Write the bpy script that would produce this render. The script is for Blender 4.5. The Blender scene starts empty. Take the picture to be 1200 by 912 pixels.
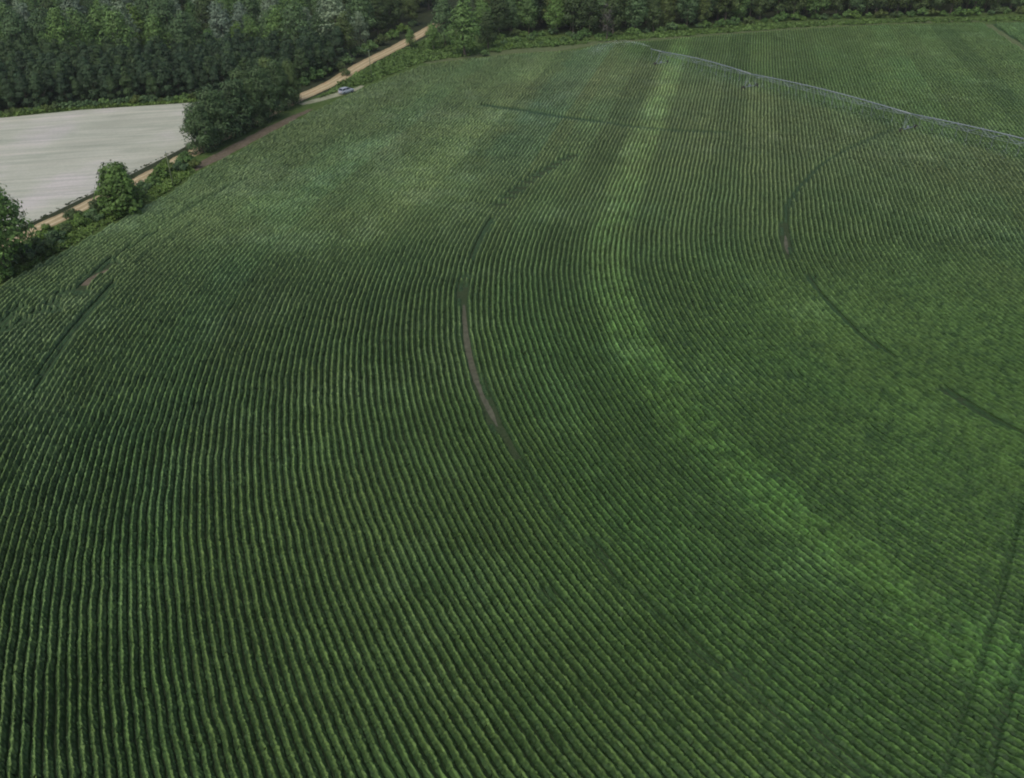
import bpy, math, random
import numpy as np
R_ = math.radians
rng = np.random.default_rng(7)
random.seed(7)
sc = bpy.context.scene
col = sc.collection

# ------------------------------------------------------------------ camera
CAMH, PITCH, ROLL, FPX = 54.0, R_(31.6), R_(2.0), 1040.0
cam_d = bpy.data.cameras.new("camera")
cam = bpy.data.objects.new("camera", cam_d); col.objects.link(cam)
cam_d.sensor_width = 36.0; cam_d.lens = 36.0 * FPX / 1200.0
cam_d.clip_start = 0.5; cam_d.clip_end = 6000
from mathutils import Matrix, Vector
cam.matrix_world = (Matrix.Translation((0, 0, CAMH)) @ Matrix.Rotation(math.pi / 2 - PITCH, 4, 'X')
                    @ Matrix.Rotation(-ROLL, 4, 'Z'))
sc.camera = cam

def G(px, py, z=0.0):
    """survey helper: ground (or height z) position of a sighted direction"""
    u, v = px - 600.0, py - 456.0
    c, s = math.cos(ROLL), math.sin(ROLL)
    u, v = c * u - s * v, s * u + c * v
    dy = FPX * math.cos(PITCH) - v * math.sin(PITCH)
    dz = -FPX * math.sin(PITCH) - v * math.cos(PITCH)
    t = -(CAMH - z) / dz
    return (u * t, dy * t)

def P(pts, z=None):
    """metres -> picture coordinates, used only to decide how finely to model"""
    X, Y = pts[:, 0], pts[:, 1]; Z = -CAMH
    d = Y * math.cos(PITCH) - Z * math.sin(PITCH); up = Y * math.sin(PITCH) + Z * math.cos(PITCH)
    d = np.where(d < 1, 1, d)
    u = FPX * X / d; v = -FPX * up / d
    c, s = math.cos(ROLL), math.sin(ROLL)
    return 600 + c * u + s * v, 456 - s * u + c * v

# ------------------------------------------------------------------ world, light
w = bpy.data.worlds.new("World"); sc.world = w; w.use_nodes = True
nt = w.node_tree
sky = nt.nodes.new('ShaderNodeTexSky'); sky.sky_type = 'NISHITA'; sky.sun_disc = False
SUN_EL, SUN_AZ = 58, 205      # azimuth measured clockwise from +Y (north)
sky.sun_elevation = R_(SUN_EL); sky.sun_rotation = R_(SUN_AZ)
sky.air_density = 1.0; sky.dust_density = 4.0; sky.ozone_density = 1.0
nt.links.new(sky.outputs[0], nt.nodes['Background'].inputs[0])
nt.nodes['Background'].inputs[1].default_value = 0.11
sd = bpy.data.lights.new("sun", 'SUN'); sd.energy = 1.1; sd.angle = R_(25); sd.color = (1, 0.985, 0.86)
so = bpy.data.objects.new("sun", sd); col.objects.link(so)
az, el = R_(SUN_AZ), R_(SUN_EL)
d = Vector((math.sin(az) * math.cos(el), math.cos(az) * math.cos(el), math.sin(el)))
so.rotation_euler = d.to_track_quat('Z', 'Y').to_euler(); so.location = (0, -50, 200)
vs = sc.view_settings
vs.view_transform = 'Standard'; vs.look = 'None'; vs.gamma = 1; vs.exposure = -0.02; vs.use_curve_mapping = False
sc.render.engine = 'CYCLES'
sc.cycles.max_bounces = 5; sc.cycles.diffuse_bounces = 3; sc.cycles.glossy_bounces = 2
sc.cycles.filter_width = 2.0
sc.render.film_transparent = False

# ------------------------------------------------------------------ noise
def vnoise(x, y, seed):
    n = 256; tab = np.random.default_rng(seed).random((n, n))
    xi, yi = np.floor(x).astype(int), np.floor(y).astype(int)
    fx, fy = x - xi, y - yi
    fx = fx * fx * (3 - 2 * fx); fy = fy * fy * (3 - 2 * fy)
    a = tab[xi % n, yi % n]; b = tab[(xi + 1) % n, yi % n]
    c = tab[xi % n, (yi + 1) % n]; dd = tab[(xi + 1) % n, (yi + 1) % n]
    return (a * (1 - fx) + b * fx) * (1 - fy) + (c * (1 - fx) + dd * fx) * fy - 0.5
def fnoise(x, y, scale, seed, octv=3):
    o, amp, t = 0, 1.0, 0
    for k in range(octv):
        o = o + amp * vnoise(x / scale * 2 ** k + 13.7 * k, y / scale * 2 ** k + 5.1 * k, seed + k); t += amp; amp *= 0.55
    return o / t * 2      # about -1..1
def sstep(a, b, x):
    t = np.clip((x - a) / (b - a), 0, 1); return t * t * (3 - 2 * t)

# ------------------------------------------------------------------ tags and objects
def tag(o, label=None, cat=None, group=None, kind=None):
    if label: o['label'] = label
    if cat: o['category'] = cat
    if group: o['group'] = group
    if kind: o['kind'] = kind
    return o
def empty(name, loc, rz=0, scale=1):
    o = bpy.data.objects.new(name, None); col.objects.link(o)
    o.location = loc; o.rotation_euler = (0, 0, rz); o.scale = (scale,) * 3 if not hasattr(scale, '__len__') else scale
    o.empty_display_size = 0.3
    return o
def npmesh(name, V, Q, mat, smooth=False, attrs=None):
    """fast mesh from arrays; Q is (n,4) or (n,3)"""
    me = bpy.data.meshes.new(name)
    V = np.ascontiguousarray(V, dtype=np.float32); Q = np.ascontiguousarray(Q, dtype=np.int32)
    k = Q.shape[1]
    me.vertices.add(len(V)); me.vertices.foreach_set('co', V.ravel())
    me.loops.add(Q.size); me.loops.foreach_set('vertex_index', Q.ravel())
    me.polygons.add(len(Q)); me.polygons.foreach_set('loop_start', np.arange(0, Q.size, k, dtype=np.int32))
    try: me.polygons.foreach_set('loop_total', np.full(len(Q), k, dtype=np.int32))
    except Exception: pass
    me.polygons.foreach_set('use_smooth', np.full(len(Q), smooth, dtype=bool))
    if attrs:
        for an, (dom, arr) in attrs.items():
            if arr.ndim == 2:
                a = me.attributes.new(an, 'FLOAT_COLOR', dom); a.data.foreach_set('color', np.ascontiguousarray(arr, dtype=np.float32).ravel())
            else:
                a = me.attributes.new(an, 'FLOAT', dom); a.data.foreach_set('value', np.ascontiguousarray(arr, dtype=np.float32))
    me.update(calc_edges=True)
    if mat: me.materials.append(mat)
    return me
def link(name, me, parent=None, loc=(0, 0, 0)):
    o = bpy.data.objects.new(name, me); col.objects.link(o); o.location = loc
    if parent: o.parent = parent
    return o

class MB:
    """collects boxes, tubes, discs and polygons, then links them as one mesh"""
    def __init__(s): s.v = []; s.f = []
    def add(s, vs_, fs_):
        b = len(s.v); s.v += [tuple(x) for x in vs_]; s.f += [tuple(b + i for i in f) for f in fs_]
    def box(s, c, size, rz=0):
        cx, cy, cz = c; sx, sy, sz = [q / 2 for q in size]; ca, sa = math.cos(rz), math.sin(rz)
        vs_ = []
        for dz in (-sz, sz):
            for dx, dy in ((-sx, -sy), (sx, -sy), (sx, sy), (-sx, sy)):
                vs_.append((cx + dx * ca - dy * sa, cy + dx * sa + dy * ca, cz + dz))
        s.add(vs_, [(3, 2, 1, 0), (4, 5, 6, 7), (0, 1, 5, 4), (1, 2, 6, 5), (2, 3, 7, 6), (3, 0, 4, 7)])
    def tube(s, pts, radii, n=8):
        pts = [Vector(p) for p in pts]; rings = []
        for i, p in enumerate(pts):
            t = (pts[min(i + 1, len(pts) - 1)] - pts[max(i - 1, 0)]).normalized()
            a = t.orthogonal().normalized() if abs(t.z) < 0.9 else t.cross(Vector((0, 1, 0))).normalized()
            if abs(t.z) < 0.9: a = t.cross(Vector((0, 0, 1))).normalized()
            b = t.cross(a)
            r = radii[i] if hasattr(radii, '__len__') else radii
            rings.append([p + (a * math.cos(2 * math.pi * k / n) + b * math.sin(2 * math.pi * k / n)) * r for k in range(n)])
        vs_ = [q for rg in rings for q in rg]; fs_ = []
        for i in range(len(pts) - 1):
            for k in range(n): fs_.append((i * n + k, i * n + (k + 1) % n, (i + 1) * n + (k + 1) % n, (i + 1) * n + k))
        fs_.append(tuple(range(n - 1, -1, -1))); fs_.append(tuple((len(pts) - 1) * n + k for k in range(n)))
        s.add(vs_, fs_)
    def build(s, name, mat, parent=None, smooth=False):
        me = bpy.data.meshes.new(name); me.from_pydata(s.v, [], s.f); me.update()
        me.materials.append(mat)
        if smooth: me.polygons.foreach_set('use_smooth', [True] * len(me.polygons))
        return link(name, me, parent)

# ------------------------------------------------------------------ materials
def newmat(name, rough=0.8, spec=0.3):
    m = bpy.data.materials.new(name); m.use_nodes = True
    b = m.node_tree.nodes['Principled BSDF']; b.inputs['Roughness'].default_value = rough
    b.inputs['Specular IOR Level'].default_value = spec
    return m, m.node_tree, b
def noise_node(nt, scale, detail=4, rough=0.6, coord=None):
    n = nt.nodes.new('ShaderNodeTexNoise'); n.inputs['Scale'].default_value = scale
    n.inputs['Detail'].default_value = detail; n.inputs['Roughness'].default_value = rough
    if coord: nt.links.new(coord, n.inputs['Vector'])
    return n
def ramp(nt, fac, stops):
    r = nt.nodes.new('ShaderNodeValToRGB'); nt.links.new(fac, r.inputs[0])
    el = r.color_ramp.elements
    while len(el) < len(stops): el.new(0.5)
    for e, (p, c) in zip(el, stops): e.position = p; e.color = (*c, 1)
    return r
def mixc(nt, fac, a, b, mode='MIX'):
    m = nt.nodes.new('ShaderNodeMix'); m.data_type = 'RGBA'; m.blend_type = mode
    if isinstance(fac, float): m.inputs[0].default_value = fac
    else: nt.links.new(fac, m.inputs[0])
    for s, i in ((a, 6), (b, 7)):
        if isinstance(s, tuple): m.inputs[i].default_value = (*s, 1)
        else: nt.links.new(s, m.inputs[i])
    return m.outputs[2]
def geo(nt): return nt.nodes.new('ShaderNodeNewGeometry').outputs['Position']
def bump(nt, b, h, strength=0.6, dist=0.1):
    n = nt.nodes.new('ShaderNodeBump'); n.inputs['Strength'].default_value = strength; n.inputs['Distance'].default_value = dist
    nt.links.new(h, n.inputs['Height']); nt.links.new(n.outputs[0], b.inputs['Normal'])

def ground_mat(name, c1, c2, c3, s1=0.12, s2=1.6, rough=0.95):
    m, nt, b = newmat(name, rough, 0.15); g = geo(nt)
    n1 = noise_node(nt, s1, 5, 0.6, g); n2 = noise_node(nt, s2, 5, 0.7, g)
    r1 = ramp(nt, n1.outputs[0], [(0.35, c1), (0.65, c2)])
    f = ramp(nt, n2.outputs[0], [(0.42, (0, 0, 0)), (0.66, (1, 1, 1))])
    nt.links.new(mixc(nt, f.outputs[0], r1.outputs[0], c3), b.inputs['Base Color'])
    bump(nt, b, n2.outputs[0], 0.7, 0.15)
    return m
M = {}
M['soil'] = ground_mat('field_soil', (0.045, 0.070, 0.032), (0.055, 0.078, 0.036), (0.032, 0.052, 0.022), 0.08, 2.5)
M['ground'] = ground_mat('forest_floor', (0.03, 0.045, 0.02), (0.05, 0.06, 0.028), (0.028, 0.035, 0.018), 0.1, 0.8)
M['verge'] = ground_mat('grass_verge', (0.07, 0.12, 0.03), (0.11, 0.15, 0.05), (0.045, 0.09, 0.02), 0.12, 0.9)
M['drygrass'] = ground_mat('dry_verge', (0.12, 0.15, 0.07), (0.15, 0.17, 0.085), (0.08, 0.12, 0.045), 0.1, 0.8)
M['dirt'] = ground_mat('brown_dirt', (0.15, 0.115, 0.09), (0.20, 0.16, 0.125), (0.09, 0.09, 0.05), 0.2, 1.2)

m, nt, b = newmat('sandy_road', 0.95, 0.1); g = geo(nt)
n1 = noise_node(nt, 0.15, 5, 0.6, g); n2 = noise_node(nt, 2.0, 5, 0.7, g)
r1 = ramp(nt, n1.outputs[0], [(0.35, (0.40, 0.31, 0.18)), (0.55, (0.48, 0.39, 0.23)), (0.7, (0.46, 0.31, 0.18))])
r2 = ramp(nt, n2.outputs[0], [(0.3, (0.75, 0.75, 0.75)), (0.7, (1.1, 1.1, 1.1))])
nt.links.new(mixc(nt, 1.0, r1.outputs[0], r2.outputs[0], 'MULTIPLY'), b.inputs['Base Color']); bump(nt, b, n2.outputs[0], 0.5, 0.08)
M['road'] = m

# pale sown field: sandy soil with faint, thin rows of seedlings
ang = math.atan2(*(np.array(G(200, 160)) - np.array(G(20, 172)))[::-1])
m, nt, b = newmat('pale_field_soil', 0.95, 0.1); g = geo(nt)
mp = nt.nodes.new('ShaderNodeMapping'); nt.links.new(g, mp.inputs[0]); mp.inputs['Rotation'].default_value = (0, 0, -ang)
sx = nt.nodes.new('ShaderNodeSeparateXYZ'); nt.links.new(mp.outputs[0], sx.inputs[0])
mp2 = nt.nodes.new('ShaderNodeMapping'); nt.links.new(mp.outputs[0], mp2.inputs[0]); mp2.inputs['Scale'].default_value = (0.014, 0.55, 1)
nb = noise_node(nt, 1.0, 6, 0.8, mp2.outputs[0])
n2 = noise_node(nt, 0.05, 4, 0.6, g); n3 = noise_node(nt, 1.5, 5, 0.7, g)
r1 = ramp(nt, n2.outputs[0], [(0.35, (0.47, 0.47, 0.41)), (0.5, (0.52, 0.52, 0.455)), (0.66, (0.60, 0.56, 0.55))])
r2 = ramp(nt, nb.outputs[0], [(0.36, (0.86, 0.89, 0.85)), (0.5, (0.96, 0.975, 0.95)), (0.62, (1.05, 1.03, 1.0))])
r3 = ramp(nt, n3.outputs[0], [(0.3, (0.86, 0.87, 0.86)), (0.7, (1.04, 1.04, 1.04))])
c_ = mixc(nt, 1.0, r1.outputs[0], r2.outputs[0], 'MULTIPLY'); c_ = mixc(nt, 1.0, c_, r3.outputs[0], 'MULTIPLY')
mp4 = nt.nodes.new('ShaderNodeMapping'); nt.links.new(mp.outputs[0], mp4.inputs[0]); mp4.inputs['Scale'].default_value = (0.02, 0.22, 1); mp4.inputs['Location'].default_value = (3, 7, 0)
n4 = noise_node(nt, 1.0, 2, 0.5, mp4.outputs[0]); r4 = ramp(nt, n4.outputs[0], [(0.40, (1.04, 1.04, 1.03)), (0.5, (0.96, 0.975, 0.95)), (0.56, (0.86, 0.89, 0.86)), (0.60, (1.05, 1.05, 1.04))])
c_ = mixc(nt, 1.0, c_, r4.outputs[0], 'MULTIPLY')
nt.links.new(c_, b.inputs['Base Color']); bump(nt, b, n3.outputs[0], 0.4, 0.06)
M['pale'] = m

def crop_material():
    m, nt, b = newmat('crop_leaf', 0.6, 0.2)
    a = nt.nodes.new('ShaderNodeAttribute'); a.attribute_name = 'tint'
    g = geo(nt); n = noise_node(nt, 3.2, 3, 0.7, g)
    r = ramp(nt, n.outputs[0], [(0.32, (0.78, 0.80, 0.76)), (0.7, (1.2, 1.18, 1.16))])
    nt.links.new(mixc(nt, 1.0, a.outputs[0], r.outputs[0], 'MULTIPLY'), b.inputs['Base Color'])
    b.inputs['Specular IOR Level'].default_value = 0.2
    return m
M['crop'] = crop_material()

def leaf_mat(name, c, var=0.35, rough=0.6, spec=0.25, hue=(1.25, 1.1, 0.8)):
    m, nt, b = newmat(name, rough, spec)
    a = nt.nodes.new('ShaderNodeAttribute'); a.attribute_name = 'leafv'
    oi = nt.nodes.new('ShaderNodeObjectInfo')
    lo = tuple(x * (1 - var) for x in c); hi = tuple(x * (1 + var) for x in c)
    r = ramp(nt, a.outputs['Fac'], [(0.0, lo), (1.0, hi)])
    r2 = ramp(nt, oi.outputs['Random'], [(0.0, (0.72, 0.76, 0.78)), (0.5, (1.0, 1.0, 1.0)), (1.0, hue)])
    nt.links.new(mixc(nt, 1.0, r.outputs[0], r2.outputs[0], 'MULTIPLY'), b.inputs['Base Color'])
    return m
M['pine'] = leaf_mat('pine_needles', (0.045, 0.082, 0.038), 0.4, hue=(1.25, 1.2, 0.9))
M['leaf'] = leaf_mat('broad_leaves', (0.098, 0.168, 0.068), 0.4, hue=(1.3, 1.35, 0.85))
M['leafdark'] = leaf_mat('dark_leaves', (0.080, 0.124, 0.044), 0.4)
M['leafbright'] = leaf_mat('bright_leaves', (0.085, 0.165, 0.045), 0.4)
M['silver'] = leaf_mat('silvery_leaves', (0.20, 0.27, 0.185), 0.3, hue=(1.1, 1.1, 0.95))
M['bare'] = leaf_mat('dry_twigs', (0.12, 0.11, 0.095), 0.3)
M['weed'] = leaf_mat('weeds', (0.115, 0.195, 0.05), 0.4)
M['weeddark'] = leaf_mat('ditch_weeds', (0.035, 0.06, 0.022), 0.4)
m, nt, b = newmat('bark', 0.9, 0.1); n = noise_node(nt, 4, 4, 0.6, geo(nt))
r = ramp(nt, n.outputs[0], [(0.3, (0.08, 0.065, 0.05)), (0.7, (0.19, 0.165, 0.135))]); nt.links.new(r.outputs[0], b.inputs['Base Color']); M['bark'] = m
def plain(name, c, rough=0.6, metal=0.0, spec=0.4, var=0.12, scale=6):
    m, nt, b = newmat(name, rough, spec); b.inputs['Metallic'].default_value = metal
    n = noise_node(nt, scale, 4, 0.6, geo(nt))
    r = ramp(nt, n.outputs[0], [(0.3, tuple(x * (1 - var) for x in c)), (0.7, tuple(x * (1 + var) for x in c))])
    nt.links.new(r.outputs[0], b.inputs['Base Color']); return m
M['galv'] = plain('galvanised_steel', (0.33, 0.37, 0.42), 0.5, 0.3)
M['tyre'] = plain('rubber', (0.025, 0.025, 0.025), 0.9)
M['muddy'] = plain('muddy_rubber', (0.06, 0.06, 0.05), 0.95)
M['hose'] = plain('hose_rubber', (0.22, 0.25, 0.29), 0.6)
M['wood'] = plain('weathered_pole_wood', (0.17, 0.20, 0.12), 0.9)
M['carpaint'] = plain('pale_car_paint', (0.50, 0.54, 0.62), 0.3, 0.1, 0.5, 0.03)
M['glass'] = plain('dark_glass', (0.03, 0.04, 0.06), 0.1, 0, 0.6, 0.05)
M['lamp'] = plain('lamp_glass', (0.6, 0.6, 0.58), 0.2)
M['redlamp'] = plain('red_lamp_glass', (0.35, 0.02, 0.02), 0.2)
M['water'] = plain('water_drops', (0.62, 0.68, 0.73), 0.3)

# ------------------------------------------------------------------ ground sheets (structure)
def sheet(name, pts, z, mat, kind='structure', label=None, cat=None):
    import bmesh
    bm = bmesh.new(); vs_ = [bm.verts.new((x, y, z)) for x, y in pts]
    f = bm.faces.new(vs_); f.normal_update()
    if f.normal.z < 0: f.normal_flip()
    bmesh.ops.triangulate(bm, faces=bm.faces[:])
    me = bpy.data.meshes.new(name); bm.to_mesh(me); bm.free(); me.materials.append(mat)
    o = link(name, me); tag(o, label, cat, None, kind); return o
def ribbon(name, ctr, half, z, mat, edge=0.25, seed=3, **kw):
    """path of given half width with slightly ragged edges"""
    pts = np.array(ctr, float); seg = np.hypot(*np.diff(pts, axis=0).T); s = np.r_[0, np.cumsum(seg)]
    n = max(2, int(s[-1] / 1.2)); t = np.linspace(0, s[-1], n)
    x = np.interp(t, s, pts[:, 0]); y = np.interp(t, s, pts[:, 1])
    k = np.ones(9) / 9
    if n > 20:
        xp, yp = np.pad(x, 4, mode='edge'), np.pad(y, 4, mode='edge')
        x2, y2 = np.convolve(xp, k, 'valid'), np.convolve(yp, k, 'valid'); x, y = x2, y2
    tx, ty = np.gradient(x), np.gradient(y); L = np.hypot(tx, ty) + 1e-9; nx, ny = -ty / L, tx / L
    hw = np.interp(t, s, half) if hasattr(half, '__len__') else np.full(n, half)
    a = hw + edge * fnoise(t, t * 0, 3.0, seed); b_ = hw + edge * fnoise(t, t * 0 + 50, 3.0, seed + 9)
    V = np.r_[np.c_[x + nx * a, y + ny * a, np.full(n, z)], np.c_[x - nx * b_, y - ny * b_, np.full(n, z)]]
    i = np.arange(n - 1); Q = np.c_[i + n, i + n + 1, i + 1, i]
    o = link(name, npmesh(name, V, Q, mat)); tag(o, kw.get('label'), kw.get('cat'), None, kw.get('kind', 'structure')); return o

big = 2500
sheet('ground', [(-big, -big), (big, -big), (big, big), (-big, big)], -0.02, M['ground'])

# crop field edge, traced round the field
EDGE_PX = [(0, 335), (63, 302), (132, 263), (200, 226), (232, 201), (259, 189), (315, 157), (365, 131), (424, 103), (493, 77), (547, 69),
           (600, 63), (680, 58), (701, 51), (760, 48), (848, 40), (943, 33), (1039, 28.6), (1160, 26), (1200, 25.5)]
EDGE = [G(x_, y_ + 2.5) for x_, y_ in EDGE_PX]      # the sighted line is the top of the standing crop
C = np.array([125.8, 111.8])                     # pivot point of the irrigation arm
lowL = [(C[0] + 203 * math.cos(R_(a)), C[1] + 203 * math.sin(R_(a))) for a in range(250, 177, -6)]
FIELD = lowL + EDGE + [G(1260, 25), G(1330, 27), (330, 300), (340, 100), (300, -60), (126, -90)]
sheet('crop_field_soil', FIELD, 0.0, M['soil'])
# verge strips round the field and towards the road and the woods
verge_pts = [G(-60, 372), G(-60, 330)] + [G(*p) for p in [(0, 292), (60, 262), (175, 206), (290, 150), (346, 122), (387, 106), (429, 79), (467, 61), (497, 45), (520, 36),
    (560, 40), (600, 36), (700, 34), (800, 30), (900, 22), (1050, 18), (1200, 14), (1300, 14), (1330, 20)]]
verge_pts += [(x, y) for x, y in [G(1330, 40), G(1200, 34), G(943, 42), G(760, 60), G(600, 75), G(493, 90), G(365, 150), G(232, 220), G(132, 280), G(0, 352), G(-60, 385)]]
sheet('verge', verge_pts, -0.004, M['verge'])
sheet('far_verge', [G(-60, 148), G(0, 141), G(95, 131), G(240, 121), G(330, 112), G(346, 108), G(330, 99), G(225, 113), G(95, 121), G(0, 131), G(-60, 138)], -0.003, M['verge'])
# pale sown field
sheet('pale_field', [G(-160, 350), G(-60, 306), G(0, 277), G(42, 259), G(110, 226), G(200, 181), G(240, 160), G(300, 132), G(240, 119.5), G(95, 129), G(0, 138.5), G(-120, 150), G(-300, 170)], 0.004, M['pale'])
ROAD_PX = [(-120, 350), (-60, 320), (0, 291), (45, 268), (90, 246), (175, 205), (230, 177), (346, 117), (387, 98.5), (429, 73), (467, 54.5), (496, 38), (508, 30.5), (514, 27)]
ribbon('dirt_road', [G(*p) for p in ROAD_PX], [1.7, 1.7, 1.7, 1.7, 1.7, 1.8, 2.0, 2.3, 2.3, 2.3, 2.3, 2.3, 2.2, 1.8], 0.008, M['road'], 0.35)
rp = np.array([G(*p) for p in ROAD_PX]); rt = np.gradient(rp, axis=0); rt /= np.hypot(*rt.T)[:, None]; rn = np.c_[-rt[:, 1], rt[:, 0]]
for q_ in (-0.8, 0.8): ribbon('wheel_track', rp + rn * q_, 0.32, 0.013, plain('packed_sand', (0.54, 0.45, 0.29), 0.95, 0, 0.1, 0.15, 0.6), 0.2, 47 + int(q_ * 10))
ribbon('dirt_track', [G(*p) for p in [(212, 206), (232, 196), (262, 180), (300, 160), (340, 139.5), (368, 126.5)]], [0.6, 1.4, 1.7, 1.7, 1.4, 0.6], 0.012, M['dirt'], 0.4, 11)
ribbon('field_lane', [G(*p) for p in [(1158, 28), (1163, 33), (1180, 44), (1200, 57), (1230, 76), (1290, 112)]], 1.3, 0.012, M['drygrass'], 0.3, 17)
ribbon('pull_off', [G(*p) for p in [(346, 124), (372, 118), (388, 112), (400, 110.5), (412, 107), (420, 103.5), (428, 99)]], [1.2, 1.6, 1.7, 1.7, 1.5, 1.0, 0.5], 0.008, plain('pale_sand', (0.30, 0.31, 0.21), 0.95, 0, 0.1, 0.3, 0.5), 0.4, 23)
rut = plain('rut_soil', (0.105, 0.108, 0.076), 0.95, 0, 0.1, 0.3, 1.5)
ribbon('wheel_rut', [G(*p) for p in [(543, 352), (544, 365), (545, 390), (548, 410), (553, 430), (561, 453), (570, 475), (579, 493), (588, 508)]], [.1, .25, .36, .38, .38, .36, .3, .2, .1], 0.012, rut, 0.15, 41)
ribbon('wheel_rut', [G(*p) for p in [(920, 276), (921, 284), (922, 292), (924, 298)]], [.1, .28, .28, .1], 0.012, rut, 0.15, 42)
ribbon('wheel_rut', [G(*p) for p in [(100, 335), (105, 331), (112, 324), (127, 316)]], [.6, 1.0, .8, .3], 0.012, M['dirt'], 0.3, 43)
# olive strip of mown grass between the crop and the scrub
ribbon('grass_strip', [G(*p) for p in [(493, 75), (547, 66.5), (600, 60), (650, 56.5), (688, 52), (720, 47.5), (760, 46), (848, 38.5), (943, 31.5), (1039, 27), (1160, 24), (1260, 23.5)]], [1.5, 2.5, 4, 4.5, 3, 2.5, 2.5, 2.5, 2.5, 2, 2, 2], 0.001, M['drygrass'], 0.8, 31)

# ------------------------------------------------------------------ the crop: rows follow the pivot circle, then run straight
A0 = R_(165.5); T_DIR = np.array([math.sin(R_(14.5)), math.cos(R_(14.5))]); ROW = 0.762
def row_point(rho, s):
    """s<0: arc part (metres along), s>=0 straight part"""
    th = A0 + np.where(s < 0, -s / np.maximum(rho, 1.0), 0)
    x = C[0] + rho * np.cos(th); y = C[1] + rho * np.sin(th)
    sp = np.maximum(s, 0)
    x = x + T_DIR[0] * sp; y = y + T_DIR[1] * sp
    nx, ny = np.cos(th), np.sin(th)
    return x, y, nx, ny
def rho_of(x, y):
    dx, dy = x - C[0], y - C[1]
    along = dx * T_DIR[0] + dy * T_DIR[1]
    perp = dx * math.cos(A0) + dy * math.sin(A0)
    r = np.hypot(dx, dy); return np.where(along > 0, perp, r)
def inside(poly, x, y):
    r = np.zeros(x.shape, bool); n = len(poly)
    for i in range(n):
        x1, y1 = poly[i]; x2, y2 = poly[(i + 1) % n]
        if y1 == y2: continue
        c = ((y1 > y) != (y2 > y)) & (x < (x2 - x1) * (y - y1) / (y2 - y1) + x1); r ^= c
    return r
def seg_dist(x, y, pts):
    best = np.full(x.shape, 1e9)
    for (x1, y1), (x2, y2) in zip(pts[:-1], pts[1:]):
        dx, dy = x2 - x1, y2 - y1
        t = np.clip(((x - x1) * dx + (y - y1) * dy) / (dx * dx + dy * dy), 0, 1)
        best = np.minimum(best, np.hypot(x - x1 - t * dx, y - y1 - t * dy))
    return best
# wheel ruts and drive lines where the crop is crushed
def GL(l): return [G(*p) for p in l]
RUTS = [
    (GL([(545, 338), (543, 345), (544, 365), (545, 390), (548, 410), (553, 430), (561, 453), (570, 475), (579, 493), (590, 510), (606, 536)]), 0.62, 1.0),   # bare soil
    (GL([(40, 460), (55, 435), (82, 397), (103, 370), (126, 344), (135, 334)]), 0.50, 0.85),
    (GL([(919, 262), (920, 275), (921, 292), (924, 303)]), 0.6, 1.0),
    (GL([(948, 324), (956, 338), (969, 356), (981, 369), (994, 381), (1017, 400), (1048, 419)]), 0.55, 0.9),
    (GL([(1105, 458), (1126, 471), (1148, 485), (1196, 508), (1240, 527)]), 0.6, 0.95),
    (GL([(98, 338), (101, 333), (112, 324), (127, 315), (135, 310)]), 1.0, 1.0),
    (GL([(100, 330), (125, 310), (158, 289), (185, 272)]), 0.55, 0.7),
    (GL([(570, 125), (612, 131), (660, 139), (700, 144)]), 1.5, 0.8),
    (GL([(700, 144), (740, 150), (790, 155), (850, 157)]), 1.2, 0.6),
    (GL([(606, 536), (660, 620), (716, 680), (850, 785), (900, 840), (980, 890), (1030, 930)]), 0.3, 0.42),
    (GL([(1198, 590), (1190, 625), (1178, 672), (1166, 715), (1152, 765), (1141, 800)]), 0.26, 0.55),
    (GL([(1141, 800), (1128, 840), (1110, 890), (1100, 925)]), 0.26, 0.4),
    (GL([(1215, 720), (1200, 765), (1185, 810), (1170, 850), (1158, 915)]), 0.30, 0.65),
    (GL([(1198, 700), (1180, 770), (1165, 830), (1150, 880), (1143, 915)]), 0.26, 0.35),
    (GL([(990, 178), (960, 196), (935, 222), (922, 243), (919, 262)]), 0.5, 0.8),
    (GL([(1050, 152), (990, 178)]), 0.8, 0.45),
    (GL([(553, 305), (565, 278), (577, 258)]), 0.6, 0.9),
    (GL([(200, 262), (230, 242), (262, 225), (290, 212)]), 0.5, 0.45),
    (GL([(160, 312), (185, 292), (230, 262)]), 0.45, 0.4),
]
HOLES = []     # small gaps (x, y, radius, depth)
for px, py in [(588, 241), (597, 233), (604, 226), (612, 221), (620, 214), (628, 208), (636, 203), (645, 198), (653, 193), (663, 188), (672, 184)]:
    x, y = G(px, py); HOLES.append((x, y, 1.7, 1.0))
for px, py in [(543, 335), (546, 326)]: x, y = G(px, py); HOLES.append((x, y, 1.1, 0.95))
for px, py in [(10, 388), (28, 378), (64, 358), (75, 345), (65, 366), (12, 374), (46, 368), (22, 364), (98, 345), (85, 343), (4, 380)]:
    x, y = G(px, py); HOLES.append((x, y, 1.3, 0.95))
for px, py in [(350, 187), (335, 194), (407, 163), (414, 158), (395, 168), (362, 180), (415, 256), (820, 770), (832, 778), (860, 795), (875, 810), (890, 825), (905, 838), (965, 870), (978, 883), (990, 893), (1003, 905),
               (1022, 508), (1018, 515), (1035, 520), (928, 443), (1118, 773), (640, 700), (780, 255), (792, 248), (785, 262), (705, 655), (690, 640), (700, 648)]:
    x, y = G(px, py); HOLES.append((x, y, 0.6 + 0.5 * random.random(), 0.5))

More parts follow.
